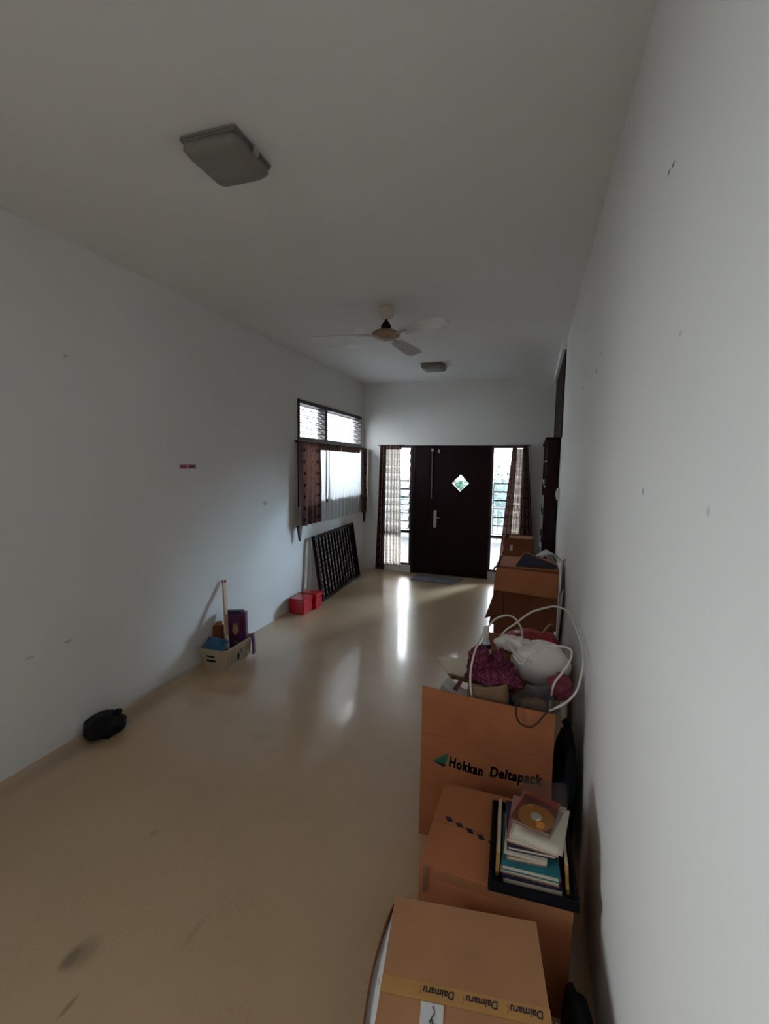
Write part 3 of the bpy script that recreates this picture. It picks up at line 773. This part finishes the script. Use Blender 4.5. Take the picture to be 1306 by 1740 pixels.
# 3: tall carton with company lettering, front flap standing up
W3 = .588; X3 = -.155; Y3 = 1.985
c3 = carton('large open brown carton with printed company lettering on its raised flap', (X3, Y3+.225, 0), 0, W3, .45, .52, 'card')
yf = -.225
fl = MB()
def f3(u, v):
    return (-W3/2+W3*u, yf+.003+.010*math.sin(math.pi*v)*0+.006*v*math.sin(3*u), .52+(.232-.03*u-.008*math.sin(math.pi*u))*v)
fl.grid(f3, 12, 6).build('raised_flap', 'card', c3, solid=.005)
MB().quadslab((-W3/2, .225, .52), (W3/2, .225, .52), (W3/2, .36, .42), (-W3/2, .36, .42), .005).build('flap', 'card', c3)
lx = -.313-X3
bend = lambda x: .10*(x/.41-.35)**2*.55-.0066
mt = Matrix.Translation((lx, yf-.0008, .374)) @ Matrix.Rotation(R(90), 4, 'X')
text('lettering', 'Hokkan', 'ink', c3, .066, mt, .016, .12, bend=lambda x: .010-.16*x+.45*x*x, width=.155, fat=.0032)
text('lettering', 'Deltapack', 'ink', c3, .066, mt @ Matrix.Translation((.188, 0, 0)), .016, .12, bend=lambda x: .003+.02*x+.15*x*x, width=.222, fat=.0032)
MB().prism([(lx-.077, .394), (lx-.004, .446), (lx-.012, .40), (lx-.03, .384)], 'y', yf-.0012, yf-.0002).build('green_mark', 'inkgreen', c3)
MB().prism([(lx-.077, .393), (lx-.055, .393), (lx-.012, .388), (lx-.022, .372)], 'y', yf-.0018, yf-.0012).build('mark_underside', 'ink', c3)  # printed dark underside of the green mark
for xx, zz in ((-.012, .376), (.166, .352)):
    MB().prism([(lx+xx, zz), (lx+xx+.008, zz), (lx+xx+.018, zz+.05), (lx+xx+.010, zz+.05)], 'y', yf-.0020, yf-.0012).build('slash_mark', 'inkyellow', c3)

# filler and goods heaped in carton 3
fb = thing('clothes_sack', 'dark stuffed sack filling the carton with company lettering', 'sack', (X3, Y3+.235, .009))
b = bmesh.new(); bmesh.ops.create_cube(b, size=1); bmesh.ops.subdivide_edges(b, edges=list(b.edges), cuts=7, use_grid_fill=True)
for v in b.verts:
    p = v.co*2; k = 1-.12*(p.x**2*p.y**2+p.y**2*p.z**2+p.x**2*p.z**2)/3
    v.co = Vector((p.x*.262*k, p.y*.195*k, .285+p.z*.284*k+(.012*noise.noise(p*2) if p.z > .5 else 0)))
me = bpy.data.meshes.new('sack_body'); b.to_mesh(me); b.free(); me.materials.append(M['black'])
for pl in me.polygons: pl.use_smooth = True
ob = bpy.data.objects.new('sack_body', me); C.objects.link(ob); ob.parent = fb

kb = thing('kraft_bag', 'brown kraft paper bag standing behind the raised lettered flap', 'bag', (-.155, 2.075, .60))
def kfn(u, v):
    a = 2*math.pi*u; cx_, cy_ = math.cos(a), math.sin(a)
    k = (abs(cx_)**6+abs(cy_)**6)**(-1/6)
    z = .195*v*(1+.14*math.sin(a*1.0+.8))
    nn = .006*noise.noise(Vector((cx_*3, cy_*3, v*5)))
    return ((.100+nn)*k*cx_*(1-.12*v), (.042+nn)*k*cy_*(1+.2*v)+.01*v, z)
MB().grid(kfn, 40, 10).build('paper_body', 'kraft', kb, smooth=True, solid=.002)
rbox(-.08, .08, -.03, .03, .002, .15).build('folded_content', 'cream', kb, bevel=.004)
np_ = thing('newspaper', 'folded white and red printed newspaper behind the raised lettered flap', 'newspaper', (-.335, 2.085, .615)); np_.rotation_euler = (0, R(22), R(-8))
for k in range(4):
    MB().grid(lambda u, v, k=k: (-.075+.145*u, -.04+.09*v, .075+.012*k+.012*math.sin(3*u+k)), 8, 3).build('sheet', 'paper', np_, solid=.003)
rbox(-.02, .0, -.042, .052, .122, .127).build('red_heading', 'maroon', np_)
rbox(-.07, .06, -.035, .045, .01, .07).build('folded_stack', 'paper', np_, bevel=.006)
cr_ = thing('cream_paper_sheet', 'loose cream paper sheet sticking out of the heap beside the magenta bag', 'paper')
def cfn(u, v):
    P = Vector((-.27-.19*u, 2.33+.05*u, .80-.085*u-.012*math.sin(5*u)))
    return P+Vector((.02*v+.05*u*v, -.06*v, -(.085+.0*u)*v*(1-.35*u)))
MB().grid(cfn, 10, 6).build('sheet', 'cream', cr_, smooth=True, solid=.003)
MB().grid(lambda u, v: Vector(cfn(u, 1.0))+Vector((.02*v, .05*v, -.05*v)), 8, 3).build('fold', 'kraft', cr_, smooth=True, solid=.003)

mg = thing('magenta_bag', 'magenta patterned cloth bag slumped over the kraft bag', 'bag', (-.125, 2.18, .60))
lump('cloth_body', 'magenta', mg, (-.02, .015, .17), (.120, .062, .10), 2, .45, 2.2, .01, uv=True, fine=.12)
lump('cloth_fold', 'magenta', mg, (.005, -.085, .195), (.11, .045, .042), 6, .35, 2.4, uv=True, fine=.12)
lump('cloth_corner', 'magenta', mg, (-.085, .0, .255), (.05, .035, .055), 8, .35, 2.4, uv=True, fine=.12, sub=3)
wb_ = thing('white_plastic_bag', 'full white plastic bag on top of the heap in the lettered carton', 'bag', (.062, 2.315, .60))
lump('bag_body', 'plasticwhite', wb_, (.015, 0, .205), (.135, .09, .12), 5, .16, 1.5, .01, fine=.05)
lump('bag_neck', 'plasticwhite', wb_, (-.12, .03, .275), (.085, .045, .04), 12, .45, 2.2, fine=.2)
MB().tube([(-.15, -.015, .30), (-.12, -.05, .27), (-.075, -.085, .245), (-.03, -.10, .25)], .006, 6).build('bag_handle', 'plasticwhite', wb_, smooth=True)
cp = thing('clear_plastic_bag', 'crumpled clear plastic bag at the corner of the lettered carton', 'bag', (.055, 2.075, .60))
lump('film', 'clear', cp, (0, -.0, .11), (.085, .052, .085), 15, .45, 2.4, .01, fine=.2)
lump('contents', 'kraft', cp, (.0, .0, .085), (.06, .035, .06), 16, .4, 2.0, .02, sub=3)
lump('blue_wrapper', 'navy', cp, (.035, -.005, .155), (.035, .015, .012), 17, .4, 2.0, sub=3)
MB().tube(smooth_path([(-.078, -.045, .15), (-.078, -.104, .145), (-.077, -.112, .104), (-.058, -.112, .069), (-.02, -.113, .060), (.010, -.113, .083), (.037, -.112, .125), (.05, -.104, .142), (.05, -.04, .15)], 5), .0042, 6).build('dark_handle', 'strapbrown', cp, smooth=True)
pkb = thing('pink_cloth_bundle', 'dark pink cloth bundle squeezed between the white bag and the wall', 'cloth', (.165, 2.175, .60))
lump('bundle', 'pinkcloth', pkb, (0, 0, .165), (.05, .06, .06), 22, .35, 2.0, fine=.1)
bl_ = thing('white_bottle', 'white bottle with a dark blue band standing at the back of the heap', 'bottle', (-.197, 2.375, .60))
MB().lathe([(.02, .002), (.026, .01), (.026, .235), (.014, .27)], 16).build('bottle_body', 'paper', bl_, smooth=True)
MB().lathe([(.0265, .222), (.0265, .246)], 16).build('blue_band', 'navy', bl_)
MB().lathe([(.012, .27), (.015, .273), (.015, .335), (.012, .34)], 12).build('spout', 'plasticwhite', bl_, smooth=True)

cA = [(-.213, 2.035, .66), (-.232, 2.03, .78), (-.232, 2.06, .862), (-.215, 2.14, .935), (-.162, 2.23, 1.014), (-.117, 2.272, 1.038), (-.073, 2.315, 1.03), (-.038, 2.358, .986), (-.016, 2.41, .90), (-.016, 2.42, .66)]
cB = [(-.135, 2.42, .66), (-.133, 2.37, .85), (-.107, 2.36, .925), (-.052, 2.38, .972), (.017, 2.39, 1.034), (.088, 2.414, 1.061), (.146, 2.443, 1.066), (.206, 2.471, 1.035), (.246, 2.44, .96), (.250, 2.2, .965), (.243, 2.05, .95), (.232, 2.005, .902), (.218, 2.0, .839), (.184, 2.005, .782), (.125, 2.02, .725), (.11, 2.13, .66)]
cC = [(-.049, 2.13, .905), (-.013, 2.11, .875), (.019, 2.12, .914), (.074, 2.133, .958), (.137, 2.128, .975), (.180, 2.122, .977), (.200, 2.117, .961), (.193, 2.111, .915), (.168, 2.106, .867), (.13, 2.095, .80), (.12, 2.10, .68)]
for P, lab in ((cA, 'white cable arching from the kraft bag up over the magenta bag'), (cB, 'white cable in the tallest loop, swinging out to the right wall'), (cC, 'white cable looped around the full white plastic bag')):
    o = thing('white_cable', lab, 'cable', group='white cables on the heap')
    MB().tube(smooth_path(P), .0050, 8).build('cord', 'cable', o, smooth=True)

# 4: carton hidden behind the heap, with a red plastic bag
c4 = carton('brown carton behind the lettered carton under a red plastic bag', (-.04, 2.83, 0), 0, .44, .42, .66, 'card3')
MB().quadslab((-.22, -.21, .66), (.22, -.21, .66), (.22, .21, .66), (-.22, .21, .66), .005).build('top_flap', 'card3', c4)
rb = thing('red_plastic_bag', 'red plastic bag lying on the carton behind the white bag', 'bag', (.035, 2.78, .666))
lump('bag_body', 'darkred', rb, (0, 0, .06), (.16, .12, .075), 31, .3, 2.0, .002, fine=.1)
MB().tube(smooth_path([(.05, 0, .10), (.07, -.02, .15), (.10, -.01, .19), (.12, .02, .175)]), .006, 6).build('tied_handle', 'bronze', rb, smooth=True)

# 5: two stacked cartons by the wall
c5 = carton('dark brown carton at floor level carrying the flap-fronted carton', (-.02, 3.92, 0), 0, .46, .50, .50, 'card3')
MB().quadslab((-.23, -.25, .50), (.23, -.25, .50), (.23, .25, .50), (-.23, .25, .50), .005).build('top_flap', 'card3', c5)
c6 = thing('cardboard_box', 'open brown carton with a long front flap hanging down, on top of another carton', 'box', (0, 3.66, .507))
bx0, bx1, tx0, tx1, hh, dd = -.285, .225, -.245, .225, .475, .50
mb = MB()
def slab5(p, q): mb.hexa(p+q)
fo = [(bx0, 0, .001), (bx1, 0, .001), (tx1, 0, hh), (tx0, 0, hh)]
mb.hexa(fo+[(x, y+CW, z) for x, y, z in fo])
mb.hexa([(x, y+dd-CW, z) for x, y, z in fo]+[(x, y+dd, z) for x, y, z in fo])
mb.hexa([(bx0, CW, .001), (bx0+CW, CW, .001), (bx0+CW, dd-CW, .001), (bx0, dd-CW, .001), (tx0, CW, hh), (tx0+CW, CW, hh), (tx0+CW, dd-CW, hh), (tx0, dd-CW, hh)])
mb.box(bx1-CW, bx1, CW, dd-CW, .001, hh); mb.box(bx0+CW, bx1-CW, CW, dd-CW, .001, .008)
mb.build('body', 'card3', c6)
MB().quadslab((tx0, -.002, hh), (tx1, -.002, hh-.02), (tx1-.015, -.085, hh-.19), (tx0-.012, -.085, hh-.165), .006).build('front_flap', 'card', c6)
MB().quadslab((bx0-.03, -.075, .07), (bx0+.10, -.012, .10), (tx0+.05, -.010, hh-.2), (tx0-.01, -.05, hh-.2), .005).build('corner_flap', 'card3', c6)
MB().quadslab((tx0, .01, hh), (tx0-.02, .01, hh+.0), (tx0-.06, .45, hh-.14), (tx0, .45, hh), .005).build('side_flap', 'card', c6)
wrp = thing('folder', 'dark open folder lying propped on the flap-fronted carton', 'folder', (0, 3.70, .985))
rbox(tx0+.02, tx1-.01, -.02, .42, -.006, .004).build('under_board', 'card', wrp)
MB().quadslab((-.10, .0, .008), (.20, .0, .006), (.215, .055, .022), (-.035, .09, .105), .004).build('dark_cover', 'navy', wrp)
MB().tube([(-.10, -.003, .014), (-.035, .088, .112), (.215, .053, .030)], .0045, 6).build('pale_edge', 'card2', wrp)
wp = thing('white_papers', 'heap of white papers on the flap-fronted carton beside the wall', 'papers', (.13, 3.93, .991))
for k in range(4):
    MB().grid(lambda u, v, k=k: (-.10+.18*u+.01*k, -.09+.16*v, .004+.012*k+.075*math.sin(math.pi*u)*(1-.10*k)+.012*noise.noise(Vector((u*3, v*3, k)))), 10, 6).build('sheet', 'paper', wp, smooth=True, solid=.002).rotation_euler = (0, 0, R(-12+9*k))
ws = thing('white_sheet', 'white paper sheet wedged upright between the cartons and the wall', 'paper')
MB().grid(lambda u, v: (.237+.022*math.sin(2.4*u+v)-.018*(1-v), 3.55+.09*u, .50+.38*v*(1-.15*u)), 6, 8).build('sheet', 'paper', ws, smooth=True, solid=.002)
# 7: reddish carton at the far end
c7 = carton('reddish brown carton with a small white tag near the door curtain', (-.125, 5.15, 0), 0, .32, .34, .72, 'card3')
MB().quadslab((-.16, -.17, .72), (.16, -.17, .72), (.16, .17, .72), (-.16, .17, .72), .005).build('top_flap', 'card3', c7)
c8 = carton('small reddish brown carton on top of the far carton', (-.118, 5.15, .727), 0, .30, .32, .29, 'card3')
MB().quadslab((-.10, -.16, .29), (.15, -.16, .29), (.15, -.03, .30), (-.10, -.03, .30), .005).build('top_flap', 'card2', c8)
rbox(-.085, -.055, -.1612, -.1602, .155, .22).build('white_tag', 'paper', c8)
c7['label'] = 'tall reddish brown carton on the floor near the flared door curtain'
c8['label'] = 'small reddish brown carton with a white tag, on the tall far carton'

# black bags added to keep the gaps by the wall dark
for loc, c, rad, lab, sd in (((.195, 1.12, 0), (0, 0, .13), (.058, .26, .15), 'black stuffed bag on the floor, added to darken the gap between the taped carton and the wall', 41), ((.205, 2.17, 0), (0, 0, .27), (.05, .19, .31), 'tall black stuffed bag added to darken the gap between the lettered carton and the wall', 42)):
    o = thing('gap_darkening_sack', lab, 'bag', loc)
    lump('bag_body', 'black', o, c, rad, sd, .18, 1.6, .002)
    lump('knot', 'black', o, (0, .02, c[2]+rad[2]*1.02), (.02, .025, .02), sd+1, .3, 2, sub=2)

# ------------------------------------------------------------------ tray of books
tr = thing('black_tray', 'shallow black tray on the carton with diamond print', 'tray', (.052, 1.585, .3995), R(2.5))
rbox(-.14, .14, -.19, .19, 0, .008).build('tray_bottom', 'black', tr, bevel=.002)
for a in ((-.14, .14, -.19, -.178), (-.14, .14, .178, .19), (-.14, -.128, -.178, .178), (.128, .14, -.178, .178)):
    rbox(*a, .006, .035).build('rim', 'black', tr, bevel=.003)
zb_ = .409
def book(label, wdt, dep, t, cover, x, y, rz, tilt=0.0, extra=None, lift=0.0):
    global zb_
    o = thing('book', label, 'book', (x, y, zb_+lift), R(rz)); o.rotation_euler = (R(tilt), 0, R(rz)); a, b = wdt/2, dep/2; ct = min(.0018, t*.2)
    rbox(-a, a, -b, b, .0002, ct).build('cover', cover, o)
    rbox(-a, a, -b, b, t-ct, t).build('cover', cover, o)
    rbox(-a-.001, -a+.002, -b, b, ct, t-ct).build('spine', cover, o)
    rbox(-a+.002, a-.004, -b+.004, b-.004, ct, t-ct).build('page_block', 'pages', o)
    if extra: extra(o, a, b, t)
    zb_ += t+.0006+lift
    return o
def pinkspot(o, a, b, t): MB().lathe([(.016, t), (.012, t+.001)], 12, (.05, -b+.03)).build('pink_print', 'redorange', o)
book('wide dark purple book with a pink print, lowest in the black tray', .19, .285, .022, 'navy', .052, 1.57, 3, 0, pinkspot)
book('thick cream paged book second from the bottom of the tray stack', .185, .25, .024, 'pink', .048, 1.565, 1)
book('thin maroon book under the teal book in the tray stack', .175, .24, .011, 'maroon', .052, 1.55, 4)
book('teal blue book in the middle of the tray stack', .180, .24, .018, 'teal', .047, 1.535, 2)
book('small cream book lying on the teal book', .125, .19, .014, 'pink', .03, 1.535, 5)
book('thin white booklet in the upper half of the tray stack', .135, .20, .009, 'cream', .035, 1.54, -1)
book('dark navy notebook in the upper half of the tray stack', .155, .215, .014, 'navy', .045, 1.56, 4)
book('brown covered book under the bent cream cover', .165, .215, .016, 'pink', .06, 1.565, -4)
def bent(o, a, b, t):
    MB().grid(lambda u, v: (-a+2*a*u+.012, -b-.012+2*b*v, t+.001+.012*(1-v)*(1-u)), 6, 6).build('bent_cover', 'cream', o, smooth=True, solid=.0015)
book('cream book with a bent cover near the top of the tray stack', .155, .215, .018, 'cream', .075, 1.555, -10, 0, bent)
zb_ += .014
book('red and orange booklet right under the disc', .13, .165, .010, 'redorange', .065, 1.565, -14)
zd = zb_+.001
ds = thing('disc_sleeve', 'orange printed disc in a clear sleeve on top of the books', 'disc', (.063, 1.53, zd), R(-20))
MB().lathe([(.007, .0018), (.059, .0018), (.059, .0030), (.007, .0030)], 40).build('disc', 'disc', ds)
MB().lathe([(.0072, .0032), (.0185, .0032), (.0185, .0036), (.0072, .0036)], 28).build('disc_centre', 'cream', ds)
MB().grid(lambda u, v: (-.07+.14*u, -.066+.15*v, .0003), 4, 4).build('sleeve_back', 'clear', ds)
MB().grid(lambda u, v: (-.07+.14*u, -.066+.15*v, .0045+.002*math.sin(7*u)*math.sin(6*v)), 14, 14).build('sleeve_front', 'clear', ds, smooth=True)
zf = zd
fl_ = thing('clear_film', 'loose crumpled clear film behind the disc on the book stack', 'film', (.09, 1.64, zd-.012))
MB().grid(lambda u, v: (-.08+.16*u, -.045+.10*v, .012+.03*v+.012*noise.noise(Vector((u*5, v*5, 2)))), 14, 10).build('film', 'clear', fl_, smooth=True)
ob_ = thing('ochre_book', 'thin ochre book standing on edge along the side of the tray', 'book', (-.064, 1.575, .4085)); ob_.rotation_euler = (0, R(2), R(2.5))
rbox(-.002, .010, -.13, .13, .0, .085).build('cover', 'ochre', ob_)
rbox(.0, .008, -.127, .127, .085, .0865).build('page_block', 'pages', ob_)
pb = thing('brown_booklet', 'thin brown booklet standing on edge in the tray on the wall side', 'book', (.168, 1.56, .4085)); pb.rotation_euler = (0, R(-5), R(1))
rbox(-.006, .004, -.11, .13, 0, .10).build('cover', 'ochre', pb)
rbox(-.005, .003, -.108, .128, .10, .1015).build('page_block', 'pages', pb)

# ------------------------------------------------------------------ outside
tag(rbox(-14, 9, D+WT, 22, -.16, -.04).build('ground_front', 'concrete'), 'grey concrete forecourt outside the front door', 'forecourt', kind='structure')
tag(rbox(-14, L-WT-.02, -8, D+WT, -.16, -.04).build('ground_side', 'concrete'), 'grey concrete strip outside the side windows', kind='structure')
tag(rbox(-9, 6, D+WT+.03, 12.3, 3.9, 4.05).build('forecourt_shade_slab', 'concrete'), 'unseen concrete slab over the forecourt, added to shade the bushes and ground', kind='structure')  # unseen slab, added to keep sky light off the forecourt and bushes
tag(rbox(-3.55, L-WT, 3.0, D+WT, 2.80, 2.92).build('passage_shade_slab', 'concrete'), 'unseen concrete slab outside the louvred window, added to cut its skylight', kind='structure')  # added overhang that narrows the strip of sky above the window
tag(rbox(-4.55, -4.40, 3.0, 12.0, -.04, 1.95).build('window_dimming_wall', 'pinkwall'), 'pale wall outside the louvred window, added to dim the light behind the sheers', kind='structure')  # added to block low sky so the lower panes stay dimmer
def bush(label, x, y, h, r, seed):
    rnd = random.Random(seed); o = thing('garden_bush', label, 'bush', (x, y, -.04), 0, 'garden bushes')
    MB().tube([(0, 0, 0), (.03, .02, h*.4), (.0, .05, h*.75)], .03, 6, taper=(1, .8, .4)).build('stem', 'trunk', o)
    mb = MB()
    for k in range(900):
        a = rnd.random()*2*math.pi; zz = rnd.uniform(-1, 1); rr = (rnd.random())**.45; s_ = math.sqrt(1-zz*zz)
        c = Vector((r*rr*s_*math.cos(a), r*rr*s_*math.sin(a), h*.58+h*.42*rr*zz))
        d1 = Vector((rnd.uniform(-1, 1), rnd.uniform(-1, 1), rnd.uniform(-.6, .6))).normalized(); d2 = d1.cross(Vector((rnd.uniform(-1, 1), rnd.uniform(-1, 1), 1))).normalized()
        l_ = rnd.uniform(.08, .17); i = len(mb.v)
        mb.v += [tuple(c), tuple(c+d1*l_*.5+d2*l_*.22), tuple(c+d1*l_), tuple(c+d1*l_*.5-d2*l_*.22)]; mb.f.append((i, i+1, i+2, i+3))
    me = bpy.data.meshes.new('foliage'); me.from_pydata(mb.v, [], mb.f); me.materials.append(M['leaf'])
    f = bpy.data.objects.new('foliage', me); C.objects.link(f); f.parent = o; f['kind'] = 'stuff'
for k, (x, y, h, r) in enumerate(((-3.55, 11.2, 1.5, .42), (-2.65, 11.3, 1.25, .40), (-1.75, 11.6, 1.75, .40), (-.80, 11.3, 1.8, .44), (.15, 11.5, 1.5, .42))):
    bush(['rounded bush behind the garden railing, outside the sidelight of the narrow leaf', 'low bush behind the railing outside the narrow leaf sidelight',
          'bush outside the front door seen through the diamond pane', 'tall bush outside the sidelight of the main leaf', 'smaller bush outside, behind the flared curtain'][k], x, y, h, r, k)
rl = thing('garden_railing', 'grey steel garden railing with upright bars outside the front door', 'railing', (0, 10.5, 0))
rbox(-5, 2, -.02, .02, .80, .84).build('top_rail', 'steelpaint', rl); rbox(-5, 2, -.02, .02, .06, .09).build('bottom_rail', 'steelpaint', rl)
br = rbox(-.008, .008, -.008, .008, .09, .80).build('railing_bar', 'steelpaint', rl)
for k in range(47):
    o = br if k == 0 else br.copy()
    if k: C.objects.link(o)
    o.location.x = -4.95+k*.15
for xx in (-5, -1.5, 1.98):
    rbox(xx-.02, xx+.02, -.02, .02, -.04, .80).build('railing_post', 'steelpaint', rl)
gw = tag(rbox(-12, 8, 13.0, 13.15, -.04, 1.35).build('garden_wall', 'pinkwall'), 'low pale boundary wall beyond the bushes', 'wall')
